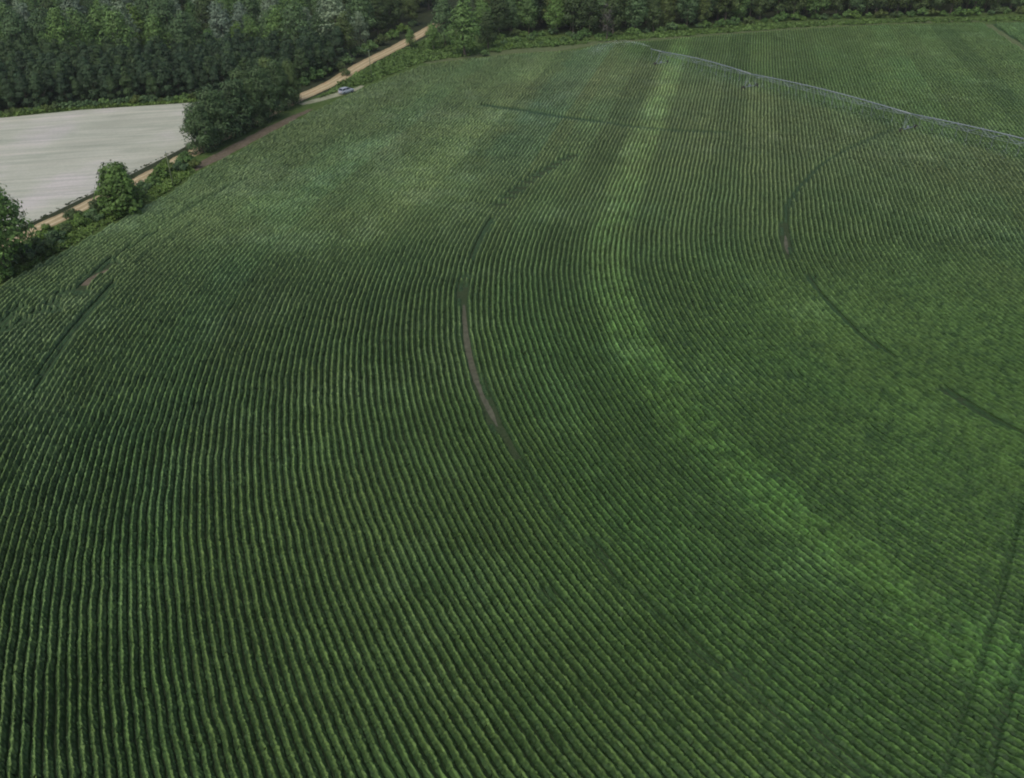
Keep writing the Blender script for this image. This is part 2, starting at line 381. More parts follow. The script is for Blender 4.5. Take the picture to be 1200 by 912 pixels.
def crush(x, y):
    """0 = full crop, 1 = bare"""
    r = np.zeros(x.shape)
    for pts, wd, dp in RUTS:
        a = np.array(pts); mnx, mny = a.min(0) - 3; mxx, mxy = a.max(0) + 3
        k = (x > mnx) & (x < mxx) & (y > mny) & (y < mxy)
        if not k.any(): continue
        dd = seg_dist(x[k], y[k], pts)
        rr = dp * (1 - sstep(wd * 0.75, wd * 1.25, dd + 0.12 * fnoise(x[k], y[k], 1.2, 91)))
        r[k] = np.maximum(r[k], rr)
    for hx, hy, hr, dp in HOLES:
        k = (abs(x - hx) < 3) & (abs(y - hy) < 3)
        if not k.any(): continue
        dd = np.hypot(x[k] - hx, y[k] - hy) + 0.35 * fnoise(x[k], y[k], 0.8, 93)
        r[k] = np.maximum(r[k], dp * (1 - sstep(hr * 0.6, hr * 1.2, dd)))
    return r

strip_t = np.random.default_rng(21).normal(0, 1, (200, 3))
ARM_ANG = R_(119.3)
def crop_tint(x, y, rho):
    n = len(x)
    base = np.tile(np.array([0.114, 0.187, 0.050]), (n, 1))
    big_ = fnoise(x, y, 34, 301, 4)[:, None]; med = fnoise(x, y, 9, 311, 4)[:, None]; sm = fnoise(x, y, 2.2, 321, 3)[:, None]
    hue = fnoise(x, y, 26, 331, 4)[:, None]; hue2 = fnoise(x, y, 7, 341, 3)[:, None]
    br = 1 + 0.15 * big_ + 0.16 * med + 0.16 * sm
    k = np.floor((rho - 131.5 + 400) / (8 * ROW)).astype(int) % 200
    br = br * (1 + (0.05 + 0.08 * sstep(140, 190, y)[:, None]) * np.clip(strip_t[k, 0:1], -1.1, 1.1))
    h = 0.9 * hue + 0.5 * hue2 + 0.22 * strip_t[k, 1:2]
    # h>0 olive, h<0 blue-green
    olive = np.array([[1.06, 0.98, 0.99]]); blue = np.array([[0.93, 1.04, 1.08]])
    hp = np.clip(h, 0, 1.2); hn = np.clip(-h, 0, 1.2)
    c = base * br * (1 + (olive - 1) * hp) * (1 + (blue - 1) * hn)
    # patches of pale blue-green sky sheen painted into the tint, mostly at left
    pt = sstep(0.18, 0.62, fnoise(x, y, 8, 371, 4) + 0.25 * fnoise(x, y, 1.5, 375, 2) + 0.15 * sstep(10, -30, x))[:, None]
    c = c * (1 + pt * (np.array([[1.28, 1.24, 1.42]]) - 1))
    dx, dy = x - C[0], y - C[1]; rr = np.hypot(dx, dy); aa = np.arctan2(dy, dx) % (2 * math.pi)
    # a lighter band of a different, taller planting
    wv = 1.6 * fnoise(x, y, 9, 351, 3)
    bd = sstep(107.6, 108.9, rho + 0.15 * wv) * (1 - sstep(113.2, 114.8, rho + 0.9 * wv))
    aimg = sstep(250, 180, y)
    bd2 = bd[:, None] * np.clip(0.55 + 0.9 * fnoise(x, y, 6, 361, 4)[:, None] + 1.1 * fnoise(x, y, 1.0, 366, 2)[:, None] + 0.35 * fnoise(np.floor(rho / ROW) * 7.3, y * 0.1, 1.0, 368, 1)[:, None], 0, 1.6)
    c = c * (1 + bd2 * (np.array([[1.24, 1.32, 1.26]]) - 1))
    # blue-green planter pass left of it in the straight part
    bb = (sstep(131.2, 132.0, rho) * (1 - sstep(139.5, 143.5, rho + 1.5 * wv)) * sstep(150, 185, y))[:, None]
    c = c * (1 + 0.8 * bb * (np.array([[1.0, 1.15, 1.32]]) - 1))
    # soaked, flattened leaves just swept by the arm read brown-grey; fresh side greener
    wet = (sstep(0.0, 0.03, aa - ARM_ANG) * (1 - sstep(0.20, 0.75, aa - ARM_ANG)) * (1 - sstep(165, 185, rr)))[:, None]
    c = c * (1 + wet * (np.array([[1.07, 0.98, 1.03]]) - 1))
    dry = (sstep(0.0, 0.03, ARM_ANG - aa) * (dy > 0))[:, None]
    c = c * (1 + dry * (np.array([[0.93, 0.98, 0.95]]) - 1))
    # paler, bluer tint over the far and left part of the field
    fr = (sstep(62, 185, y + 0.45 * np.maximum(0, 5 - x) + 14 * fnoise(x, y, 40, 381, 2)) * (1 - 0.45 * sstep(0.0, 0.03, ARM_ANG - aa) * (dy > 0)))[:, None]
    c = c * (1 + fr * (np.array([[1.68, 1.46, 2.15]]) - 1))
    # darker, greener tint low on the right
    gr = (sstep(40, -60, (y - 110)) * 0.0 + sstep(150, 80, y) * sstep(-20, 20, x + 0.3 * y - 22))[:, None]
    c = c * (1 + gr * (np.array([[0.68, 0.82, 0.72]]) - 1))
    return np.clip(c, 0.01, 0.5), bd

def build_crop():
    chunks = {}                                 # step -> list of (rho, s0)
    CH = 4.8
    frame = []
    for i in range(-60, 105):
        rho = 131.5 + (i + 0.5) * ROW - 0.0
        if i < -200: continue
        frame.append(rho)
    rhos = np.arange(131.5 + 0.5 * ROW - ROW * 222, 131.5 + ROW * 112, ROW)
    R_all, S_all = [], []
    for rho in rhos:
        s_lo = -rho * R_(75) if rho > 8 else 0
        s = np.arange(math.floor(s_lo / CH) * CH, 330, CH)
        if rho <= 8: s = s[s >= 0]
        R_all.append(np.full(len(s), rho)); S_all.append(s)
    Rr = np.concatenate(R_all); Ss = np.concatenate(S_all)
    x, y, _, _ = row_point(Rr, Ss + CH / 2)
    ok = (y > 14)
    Rr, Ss, x, y = Rr[ok], Ss[ok], x[ok], y[ok]
    px, py = P(np.c_[x, y])
    ok = (px > -150) & (px < 1350) & (py < 1060) & (py > 10)
    ok &= inside(FIELD, x, y) | (seg_dist(x, y, EDGE) < CH)
    Rr, Ss, x, y, px, py = [q[ok] for q in (Rr, Ss, x, y, px, py)]
    dist = np.hypot(np.hypot(x, y), CAMH)
    vis = (px > -20) & (px < 1220) & (py < 930)
    lvl = np.where(~vis, 2, np.where(dist < 105, 0, np.where(dist < 185, 1, 2)))
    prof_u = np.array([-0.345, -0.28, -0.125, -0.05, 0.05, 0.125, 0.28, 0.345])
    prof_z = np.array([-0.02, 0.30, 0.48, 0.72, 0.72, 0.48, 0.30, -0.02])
    crest = np.array([0, 0, 0.14, 1, 1, 0.14, 0, 0.])      # pale flowering tops; lower leaves darkened to paint in shade between rows
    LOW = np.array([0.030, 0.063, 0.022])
    VV, QQ, TT = [], [], []; vb = 0
    for L, nsec in ((0, 30), (1, 16), (2, 9)):
        k = lvl == L
        if not k.any(): continue
        rho = Rr[k][:, None] + np.zeros((1, nsec + 1)); s = Ss[k][:, None] + np.linspace(0, CH, nsec + 1)[None]
        sh = rho.shape
        X, Y, NX, NY = row_point(rho.ravel(), s.ravel()); rf = rho.ravel()
        ins = inside(FIELD, X, Y) & (seg_dist(X, Y, EDGE) > 0.3)
        cr = crush(X, Y); cr[~ins] = 1.0
        lane = seg_dist(X, Y, GL([(1158, 28), (1163, 33), (1180, 44), (1200, 57), (1230, 76), (1290, 112)])); cr = np.maximum(cr, 1 - sstep(1.2, 1.9, lane))
        tint, bd = crop_tint(X, Y, rf)
        # steering wobble shared by neighbouring rows
        rid = np.floor(rf / ROW)
        wob = 0.15 * fnoise(X, Y, 8, 401, 3) + 0.10 * fnoise(X, Y, 2.6, 411, 2) + 0.035 * fnoise(s.ravel() * 1.0, rid * 17.3, 0.9, 421, 2)
        inner = 0.6 * sstep(106, 84, rf) * sstep(128, 106, Y) 
        leftfar = sstep(134, 152, rf + 4 * fnoise(X, Y, 20, 481, 2)) * sstep(118, 160, Y)
        inner = np.clip(inner * 0.8 + 0.25 * sstep(100, 150, Y) + 0.35 * sstep(150, 230, Y) + 0.9 * leftfar + 0.08, 0, 1.15)
        rgt = sstep(-5, 25, X) * sstep(150, 90, Y)
        bead = fnoise(s.ravel() * 1.0 + rid * 31.7, rid * 7.7, 0.55, 487, 1) * (0.25 + 0.75 * rgt)
        wid = 1.0 + 0.22 * fnoise(X, Y, 11, 431, 3) + 0.25 * fnoise(X + 300, Y, 0.9, 441, 2) + 0.62 * inner + bd * (0.2 + 0.5 * fnoise(X, Y, 1.3, 447, 3))
        hgt = 1.0 + 0.15 * fnoise(X, Y, 13, 451, 3) + (0.14 - 0.03 * rgt) * fnoise(s.ravel() + rid * 31.7, rid * 7.7, 0.8, 461, 2) + 0.12 * bead + bd * (0.12 + 0.3 * fnoise(X, Y, 1.5, 457, 2)) + 0.25 * inner * fnoise(X, Y, 1.3, 467, 3)
        weak = sstep(0.45, 0.8, fnoise(X, Y, 6, 471, 4))
        hgt = hgt * (1 - 0.45 * weak); wid = wid * (1 - 0.35 * weak)
        hgt *= (1 - cr) * (1 - 0.28 * rgt) ; wid *= (1 - 0.3 * cr)
        hgt = np.where(cr > 0.97, 0.0, hgt)
        nS = len(X)
        jit = 0.032 if L < 2 else 0.045
        u = prof_u[None] * np.where(np.abs(prof_u)[None] > 0.2, np.minimum(wid, 1.15)[:, None], (wid * 1.0)[:, None]) + rng.normal(0, jit, (nS, 8)); u[:, 0] = -0.345; u[:, 7] = 0.345
        z = prof_z[None] * hgt[:, None] + rng.normal(0, 0.04, (nS, 8)) * np.clip(hgt, 0, 1)[:, None]
        z[:, 0] = z[:, 7] = -0.03
        z = np.where(hgt[:, None] < 0.03, -0.05, z)
        off = u + wob[:, None]
        tx, ty = -NY, NX
        al = rng.normal(0, 0.03, (nS, 8))
        Vx = X[:, None] + NX[:, None] * off + tx[:, None] * al; Vy = Y[:, None] + NY[:, None] * off + ty[:, None] * al
        V = np.stack([Vx, Vy, z], -1).reshape(-1, 3)
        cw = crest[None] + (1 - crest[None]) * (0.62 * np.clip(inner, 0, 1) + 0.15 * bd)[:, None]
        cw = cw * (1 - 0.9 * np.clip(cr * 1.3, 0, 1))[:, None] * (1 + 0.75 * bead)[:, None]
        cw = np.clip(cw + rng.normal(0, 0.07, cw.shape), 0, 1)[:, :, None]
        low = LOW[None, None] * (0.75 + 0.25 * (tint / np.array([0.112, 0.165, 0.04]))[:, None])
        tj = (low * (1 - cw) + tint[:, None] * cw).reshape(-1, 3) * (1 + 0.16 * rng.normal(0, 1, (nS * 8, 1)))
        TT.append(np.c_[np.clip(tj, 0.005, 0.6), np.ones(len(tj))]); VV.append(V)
        nc = sh[0]
        ci = np.arange(nc)[:, None, None] * (nsec + 1) * 8; si = np.arange(nsec)[None, :, None] * 8; pi = np.arange(7)[None, None, :]
        a = (ci + si + pi)
        live = ~((cr.reshape(sh)[:, :-1] > 0.97) & (cr.reshape(sh)[:, 1:] > 0.97))
        a = a[np.broadcast_to(live[:, :, None], a.shape)].ravel() + vb
        QQ.append(np.c_[a, a + 8, a + 9, a + 1]); vb += len(V)
    V = np.concatenate(VV); Q = np.concatenate(QQ); T = np.concatenate(TT)
    print('crop verts', len(V), 'quads', len(Q))
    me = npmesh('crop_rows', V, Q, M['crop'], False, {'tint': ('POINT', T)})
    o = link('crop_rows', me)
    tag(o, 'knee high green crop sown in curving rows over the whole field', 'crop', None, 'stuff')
build_crop()

# ------------------------------------------------------------------ trees
def leaf_quads(cen, nrm, size, rg, aspect=0.75):
    n = len(cen)
    nrm = nrm / (np.linalg.norm(nrm, axis=1, keepdims=True) + 1e-9)
    r = rg.normal(0, 1, (n, 3)); a = np.cross(nrm, r); a /= np.linalg.norm(a, axis=1, keepdims=True) + 1e-9
    b_ = np.cross(nrm, a); s = size[:, None] / 2
    V = np.stack([cen - a * s - b_ * s * aspect, cen + a * s - b_ * s * aspect * 0.6, cen + a * s * 0.8 + b_ * s * aspect, cen - a * s * 0.7 + b_ * s * aspect], 1).reshape(-1, 3)
    return V, np.arange(4 * n).reshape(-1, 4)
def lobe_crown(rg, lobes, n, leaf, droop=0.2):
    L = np.array(lobes); wgt = (L[:, 3] ** 2); wgt /= wgt.sum()
    idx = rg.choice(len(L), n, p=wgt); d_ = rg.normal(0, 1, (n, 3)); d_ /= np.linalg.norm(d_, axis=1, keepdims=True)
    d_[:, 2] = np.where(rg.random(n) < 0.45, np.abs(d_[:, 2]), d_[:, 2])
    # bumpy lobe surface: clumps stand out, gaps stay between
    ph = L[idx, 0] * 3 + L[idx, 1] * 5
    bumpy = 1 + 0.16 * np.sin(d_[:, 0] * 7 + ph) * np.sin(d_[:, 1] * 8 + ph) + 0.12 * np.sin(d_[:, 2] * 11 + ph)
    rad = L[idx, 3] * bumpy * np.where(rg.random(n) < 0.78, rg.uniform(0.86, 1.06, n), rg.uniform(0.3, 0.9, n))
    c = L[idx, :3] + d_ * rad[:, None] * np.array([1, 1, 0.85])
    nr = d_ + rg.normal(0, 0.28, (n, 3)) + np.array([0, 0, 0.2])
    lv = 0.5 + 0.28 * np.sin(c[:, 0] * 1.7 + 1) * np.sin(c[:, 1] * 1.9) + rg.normal(0, 0.17, n) + rg.normal(0, 0.1, len(L))[idx]
    return c, nr, leaf * rg.uniform(0.7, 1.35, n), np.clip(lv, 0, 1)
def crown_mesh(name, c, nr, sz, lv, mat, rg):
    V, Q = leaf_quads(c, nr, sz, rg)
    return npmesh(name, V, Q, mat, False, {'leafv': ('FACE', lv)})
def trunk_mesh(name, h, r, rg, limbs, top=0.95):
    mb = MB(); lean = rg.normal(0, 0.02, 2)
    ts = np.linspace(0, 1, 7)
    pts = [(lean[0] * h * t + 0.12 * math.sin(5 * t), lean[1] * h * t, -0.2 + (h + 0.2) * t) for t in ts]
    mb.tube(pts, [r * (1.25 if t == 0 else 1) * (1 - 0.75 * t) for t in ts], 7)
    for k in range(limbs):
        t = rg.uniform(0.3, 0.85); a = rg.uniform(0, 6.28); l = h * rg.uniform(0.22, 0.42)
        p0 = Vector(pts[0]).lerp(Vector(pts[-1]), t); d_ = Vector((math.cos(a), math.sin(a), rg.uniform(0.5, 1.1))).normalized()
        mb.tube([p0, p0 + d_ * l * 0.5, p0 + d_ * l + Vector((0, 0, 0.15 * l))], [r * 0.42 * (1 - 0.5 * t), r * 0.25, r * 0.08], 5)
    me = bpy.data.meshes.new(name); me.from_pydata(mb.v, [], mb.f); me.materials.append(M['bark']); me.update(); return me

def hardwood(seed, h, r, mat, n=3600, leaf=0.42, clear=0.12, nl=10):
    """meshes (crown, trunk) of a broadleaf tree, real metres"""
    rg = np.random.default_rng(seed); lobes = [(0, 0, h * (0.6 + clear * 0.2), r * 0.62)]
    for k in range(nl):
        a = k * 2.4 + rg.uniform(-0.4, 0.4); t = (k + 0.5) / nl; z = h * (clear + 0.08 + (0.95 - clear - 0.2) * t)
        prof = math.sin(math.pi * min(1, 0.22 + 0.68 * (1 - abs(t - 0.35) / 0.72))) if False else (1 - 0.75 * max(0, t - 0.35) ** 1.2 * 1.3) * (0.75 + 0.25 * min(1, t / 0.3))
        rr = r * rg.uniform(0.36, 0.55)
        lobes.append((math.cos(a) * (r * prof - rr) * rg.uniform(0.8, 1.15), math.sin(a) * (r * prof - rr) * rg.uniform(0.8, 1.15), z, rr))
    lobes.append((rg.normal(0, 0.12) * r, rg.normal(0, 0.12) * r, h - r * 0.32, r * 0.36))
    c, nr, sz, lv = lobe_crown(rg, lobes, n, leaf)
    k = c[:, 2] > h * clear * 0.55
    return crown_mesh('crown', c[k], nr[k], sz[k], lv[k], mat, rg), trunk_mesh('trunk', h * 0.8, 0.02 * h, rg, 6)
def conifer(seed, h, r, mat, n=1100, leaf=0.5):
    rg = np.random.default_rng(seed); t = rg.random(n) ** 0.8; tier = np.round(t * 11) / 11
    t = tier + rg.normal(0, 0.018, n)
    z = h * (0.22 + 0.78 * t); prof = r * (1 - np.clip(t, 0, 1)) ** 0.5 * 1.0 + 0.15
    na = 7; a = (rg.integers(0, na, n) + tier * 11 * 0.37) * 2 * math.pi / na + rg.normal(0, 0.26, n)
    rr = prof * np.where(rg.random(n) < 0.7, rg.uniform(0.65, 1.1, n), rg.uniform(0.1, 0.8, n))
    c = np.c_[np.cos(a) * rr, np.sin(a) * rr, z - rr * 0.06]
    nr = np.c_[np.cos(a), np.sin(a), rg.uniform(0.1, 1.6, n)] + rg.normal(0, 0.35, (n, 3))
    lv = np.clip(0.5 + rg.normal(0, 0.22, n), 0, 1)
    return crown_mesh('crown', c, nr, leaf * rg.uniform(0.7, 1.4, n), lv, mat, rg), trunk_mesh('trunk', h * 0.97, 0.011 * h + 0.03, rg, 2)
def bush(seed, h, r, mat, n=450, leaf=0.38):
    rg = np.random.default_rng(seed); lobes = [(0, 0, h * 0.45, r * 0.6)]
    for k in range(6):
        a = k * 1.05 + rg.uniform(-0.3, 0.3); rr = r * rg.uniform(0.28, 0.45)
        lobes.append((math.cos(a) * (r - rr), math.sin(a) * (r - rr), h * rg.uniform(0.22, 0.6), rr))
    lobes.append((0, 0, h * 0.75, r * 0.33))
    L = np.array(lobes); L[:, 3] = np.minimum(L[:, 3], np.maximum(h * 0.35, 0.2))
    c, nr, sz, lv = lobe_crown(rg, L, n, leaf); c[:, 2] = np.abs(c[:, 2]) + 0.03
    return crown_mesh('foliage', c, nr, sz, lv, mat, rg), None

def plant(name, meshes, loc, label, cat, group=None, scale=1.0, rz=None, kind=None):
    e = empty(name, (loc[0], loc[1], 0), random.random() * 6.28 if rz is None else rz, scale)
    tag(e, label, cat, group, kind)
    if meshes[1]: link('trunk', meshes[1], e)
    link('crown' if meshes[1] else 'foliage', meshes[0], e)
    return e
def bush_at(name, mesh, loc, label, group=None, scale=1.0):
    o = link(name, mesh[0], None, (loc[0], loc[1], 0)); s = scale if hasattr(scale, '__len__') else (scale,) * 3
    o.scale = s; o.rotation_euler = (0, 0, random.random() * 6.28); tag(o, label, 'bush', group); return o

def scaled(lo, hi): return random.uniform(lo, hi)
PINES = [hardwood(100 + i, 9.0, 2.6, M['pine'], n=2800, leaf=0.31, clear=0.02, nl=8) for i in range(4)]
HW = [hardwood(200 + i, 16, 5.2 + 0.4 * (i % 3), M['leaf']) for i in range(5)]
HWD = [hardwood(230 + i, 16, 5.0, M['leafdark']) for i in range(3)]
HWB = [hardwood(240 + i, 14, 4.6, M['leafbright'], clear=0.1) for i in range(2)]
SIL = [hardwood(250 + i, 16, 4.9, M['silver'], n=2800) for i in range(2)]
BARE = [hardwood(260, 14, 3.8, M['bare'], n=420, leaf=0.45)]
BUSH = [bush(300 + i, 2.4, 2.2, M['leafbright']) for i in range(2)] + [bush(310 + i, 2.4, 2.0, M['leaf']) for i in range(2)]
BUSHD = [bush(320, 2.6, 2.2, M['leafdark'])]

# --- pine plantation behind the pale field (rows slanting to the view)
pb0 = np.array(G(-130, 143)); 
front = [G(-200, 160), G(-100, 147), G(0, 133), G(95, 124), G(225, 115.5), G(300, 109), G(345, 101), G(385, 89), G(400, 82)]
back = [G(410, 74), G(385, 68), G(330, 72), G(200, 80), G(100, 82), G(0, 84), G(-100, 88), G(-200, 95)]
PB = front + back
pts = []
fx = np.array(G(225, 115.5)) - np.array(G(0, 133)); fx = fx / np.hypot(*fx); fn = np.array([-fx[1], fx[0]])
o0 = np.array(G(0, 133))
for i in range(-40, 60):
    for j in range(0, 60):
        p = o0 + fx * (i * 3.1 + random.uniform(-1.3, 1.3)) + fn * (j * 3.4 - 12 + random.uniform(-1.2, 1.2))
        pts.append(p)
pts = np.array(pts); ok = inside(PB, pts[:, 0], pts[:, 1]); pts = pts[ok]
px, py = P(pts); pts = pts[(px > -70) & (px < 440)]
px, py = P(pts); vis = (px > -14) & (py > 40)
order = np.argsort(np.where(vis, 0, 1e5) + np.hypot(pts[:, 0], pts[:, 1])); pts = pts[order]
print('pines', len(pts), 'in view', vis.sum())
for k, p in enumerate(pts[:300]):
    plant('pine_tree', PINES[k % 4], p, 'dark green pine packed into the plantation block behind the pale bare field', 'tree', 'pines of the plantation block', scaled(0.68, 1.15))

def merged(name, items, label, cat):
    """items: (mesh, x, y, s, rot) joined into one stuff mesh"""
    VV, QQ, LL = [], [], []; vb = 0
    for me, x, y, s, r in items:
        n = len(me.vertices); co = np.empty(n * 3, np.float32); me.vertices.foreach_get('co', co); co = co.reshape(-1, 3) * s
        ca, sa = math.cos(r), math.sin(r); V = np.c_[co[:, 0] * ca - co[:, 1] * sa + x, co[:, 0] * sa + co[:, 1] * ca + y, co[:, 2]]
        q = np.empty(len(me.loops), np.int32); me.loops.foreach_get('vertex_index', q); q = q.reshape(-1, 4) + vb; vb += n
        lv = np.empty(len(me.polygons), np.float32); me.attributes['leafv'].data.foreach_get('value', lv)
        VV.append(V); QQ.append(q); LL.append(np.clip(lv + random.uniform(-0.25, 0.25), 0, 1))
    me = npmesh(name, np.concatenate(VV), np.concatenate(QQ), items[0][0].materials[0], False, {'leafv': ('FACE', np.concatenate(LL))})
    o = link(name, me); tag(o, label, cat, None, 'stuff'); return o
if len(pts) > 300:
    merged('far_pines', [(PINES[k % 4][0], p[0], p[1], scaled(0.8, 1.1), random.random() * 6.28) for k, p in enumerate(pts[300:])],
           'dark mass of young pines at the back of the plantation block', 'pine stand')

# --- mixed hardwood behind the pines, up to the top of the view and past it
used = []
def free(p, dmin):
    for q in used:
        if (p[0] - q[0]) ** 2 + (p[1] - q[1]) ** 2 < dmin * dmin: return False
    used.append(p); return True
# single trees one can pick out
def tree_at(name, px, py, meshes, label, base_h, want_h, group=None, wide=1.0):
    p = G(px, py); used.append(p); s = want_h / base_h
    return plant(name, meshes, p, label, 'tree', group, (s * wide, s * wide, s))
tree_at('broadleaf_tree', 397, 63, SIL[0], 'largest silvery grey-green tree in the woods, left of the sandy road', 16, 18, None, 1.15)
tree_at('broadleaf_tree', 348, 58, SIL[1], 'silvery tree just left of the largest silvery tree, half hidden by green crowns', 16, 12.5)
tree_at('broadleaf_tree', 424, 56, SIL[1], 'small silvery tree between the largest silvery tree and the road', 16, 11)
tree_at('broadleaf_tree', 288, 56, SIL[0], 'pale silvery crown, right one of the neighbouring pair above the pines', 16, 14)
tree_at('broadleaf_tree', 261, 58, SIL[1], 'pale silvery crown, left one of the neighbouring pair above the pines', 16, 12.5)
tree_at('broadleaf_tree', 213, 50, SIL[0], 'pale silvery crown left of the silvery pair, touching the top of the pines', 16, 14)
tree_at('broadleaf_tree', 165, 63, HWB[0], 'brightest yellow-green tree standing up behind the pine block', 14, 15)
tree_at('broadleaf_tree', 220, 66, BARE[0], 'thin greyish bare-looking tree among the green crowns above the pines', 14, 13)
tree_at('broadleaf_tree', 62, 52, BARE[0], 'thin grey bare-topped tree in the woods at the upper left', 14, 12.5)
tree_at('broadleaf_tree', 8, 54, SIL[1], 'pale silvery crown at the left border above the pines', 16, 14)
tree_at('broadleaf_tree', 92, 62, SIL[0], 'small pale crown low behind the back row of pines at the upper left', 16, 10)
PH = [G(410, 72), G(440, 55), G(470, 40), G(492, 25), G(505, 10), G(520, -8), G(540, -25), G(200, -35), G(-150, -30), G(-200, 93), G(-100, 86), G(0, 82), G(100, 80), G(200, 78), G(330, 70), G(385, 66)]
cand = []
xs = [p[0] for p in PH]; ys = [p[1] for p in PH]
for _ in range(9000):
    p = (random.uniform(min(xs), max(xs)), random.uniform(min(ys), max(ys)))
    if inside(PH, np.array([p[0]]), np.array([p[1]]))[0] and free(p, 7.2): cand.append(p)
cand = np.array(cand); px, py = P(cand); m_ = (px > -90); cand, px, py = cand[m_], px[m_], py[m_]
vis = (px > -25) & (py > -6)
ordr = np.argsort(np.where(vis, 0, 1e5) + np.hypot(cand[:, 0], cand[:, 1])); cand = cand[ordr]
print('hardwoods left', len(cand), vis.sum())
NL = 185
rest = []
for k, p in enumerate(cand):
    t = random.random(); pxx, _ = P(np.array([p])); right = pxx[0] > 400
    mesh, base, lb = ((random.choice(HW), 16, 'mid green broadleaf tree in the mixed woods behind the pine block') if t < (0.5 if not right else 0.4) else
                      (random.choice(HWD), 16, 'dark green broadleaf tree in the mixed woods behind the pine block') if t < (0.76 if not right else 0.97) else
                      (random.choice(SIL), 16, 'greyish silvery broadleaf tree in the mixed woods behind the pine block') if t < 0.94 else
                      (random.choice(HWB), 14, 'bright green broadleaf tree in the mixed woods behind the pine block'))
    s = scaled(0.66, 1.15)
    if k < NL: plant('broadleaf_tree', mesh, p, lb, 'tree', lb.split(' broadleaf')[0] + ' trees of the left woods', s)
    else: rest.append((HW[k % 5][0], p[0], p[1], s, random.random() * 6.28))
if rest: merged('far_woods', rest, 'deep green mass of the woods at the top left border', 'woods')

# --- woodland edge behind the crop field
EDGEW = [(566, 50), (600, 41), (650, 40), (700, 43), (740, 41), (800, 34), (850, 29), (900, 24), (1000, 20), (1100, 18), (1200, 14), (1290, 14)]
tree_at('broadleaf_tree', 545, 66, HW[0], 'big rounded tree at the end of the sandy road beside the scrub', 16, 16.5, None, 1.12)
tree_at('broadleaf_tree', 522, 54, HW[2], 'tall tree just left of the big rounded tree, close to the sandy road', 16, 15, None, 0.9)
tree_at('broadleaf_tree', 482, 57, HW[3], 'small grey-green tree on the near side of the road, before it vanishes', 16, 6.0, None, 1.1)
tree_at('broadleaf_tree', 508, 60, HW[4], 'small low tree between the road and the big rounded tree', 16, 8.0, None, 1.1)
tree_at('broadleaf_tree', 572, 58, HWD[0], 'dark tree tucked against the right side of the big rounded tree', 16, 11)
tree_at('broadleaf_tree', 711, 47, BARE[0], 'thin tree with pale bare trunk at the edge of the woods behind the water jet', 14, 11)
ew = np.array([G(*p) for p in EDGEW]); seg = np.hypot(*np.diff(ew, axis=0).T); sl = np.r_[0, np.cumsum(seg)]
cand = []
for rowi, dback in enumerate((1.5, 8, 15, 22, 30, 38, 47, 57, 68)):
    for s_ in np.arange(random.uniform(0, 3), sl[-1], 6.8 if rowi < 2 else 7.6):
        ss = s_ + random.uniform(-1.5, 1.5)
        x = np.interp(ss, sl, ew[:, 0]); y = np.interp(ss, sl, ew[:, 1]) + dback + random.uniform(-2, 2)
        if free((x, y), 4.6): cand.append((x, y, rowi))
cnt = 0; rest = []
for x, y, rowi in cand:
    q, r_ = P(np.array([(x, y)])); t = random.random(); s = scaled(0.68, 1.12) * (0.9 if rowi == 0 else 1.05)
    if rowi < 4 and cnt < 105 and q[0] < 1230:
        cnt += 1
        mesh, lb = ((random.choice(HWD), 'dark green broadleaf tree in the woodland edge along the far side of the crop') if t < 0.52 else
                    (random.choice(HW), 'mid green broadleaf tree in the woodland edge along the far side of the crop'))
        plant('broadleaf_tree', mesh, (x, y), lb, 'tree', lb.split(' broadleaf')[0] + ' trees of the far woodland edge', s)
    else: rest.append((HWD[int(t * 3)][0], x, y, s, random.random() * 6.28))
merged('far_woods', rest, 'dark mass of woods behind the first trees of the far woodland edge', 'woods')
# undergrowth along both wood edges
n_ = 0
for s_ in np.arange(0, sl[-1] - 12, 3.6):
    x = np.interp(s_, sl, ew[:, 0]) + random.uniform(-1.5, 1.5); y = np.interp(s_, sl, ew[:, 1]) - random.uniform(0.5, 4.0)
    bush_at('bush', random.choice(BUSH + BUSHD), (x, y), 'low green shrub in front of the trees of the far woodland edge', 'shrubs along the far woodland edge', scaled(0.55, 1.25))
for px_, py_ in [(588, 52), (604, 50), (623, 47), (596, 58), (640, 49), (660, 49), (676, 48), (612, 55), (570, 66), (633, 53), (650, 55), (585, 62)]:
    bush_at('bush', random.choice(BUSH), G(px_ + random.uniform(-3, 3), py_ + random.uniform(-1, 1)), 'bright green scrub clump on the grass right of the big rounded tree', 'scrub clumps by the big rounded tree', scaled(0.45, 0.95))
for px_ in np.arange(-20, 345, 9.5):
    py_ = np.interp(px_, [0, 95, 225, 300, 345], [135.5, 126.5, 118, 111, 104])
    bush_at('bush', random.choice(BUSH[2:] + BUSHD), G(px_, py_ + random.uniform(-1, 0.6)), 'low shrub at the foot of the pines along the pale field', 'shrubs at the foot of the pines', scaled(0.45, 0.95))
for px_, py_ in [(356, 100), (368, 95), (381, 89), (394, 82), (407, 75), (420, 67), (434, 60), (447, 53), (460, 46), (472, 39), (484, 31)]:
    bush_at('bush', random.choice(BUSH + BUSHD), G(px_, py_), 'roadside shrub along the wooded side of the sandy road', 'roadside shrubs on the wooded side', scaled(0.8, 1.5))
bush_at('bush', BUSHD[0], G(405, 88.5), 'small dark bush bulging into the near edge of the sandy road', None, 0.75)

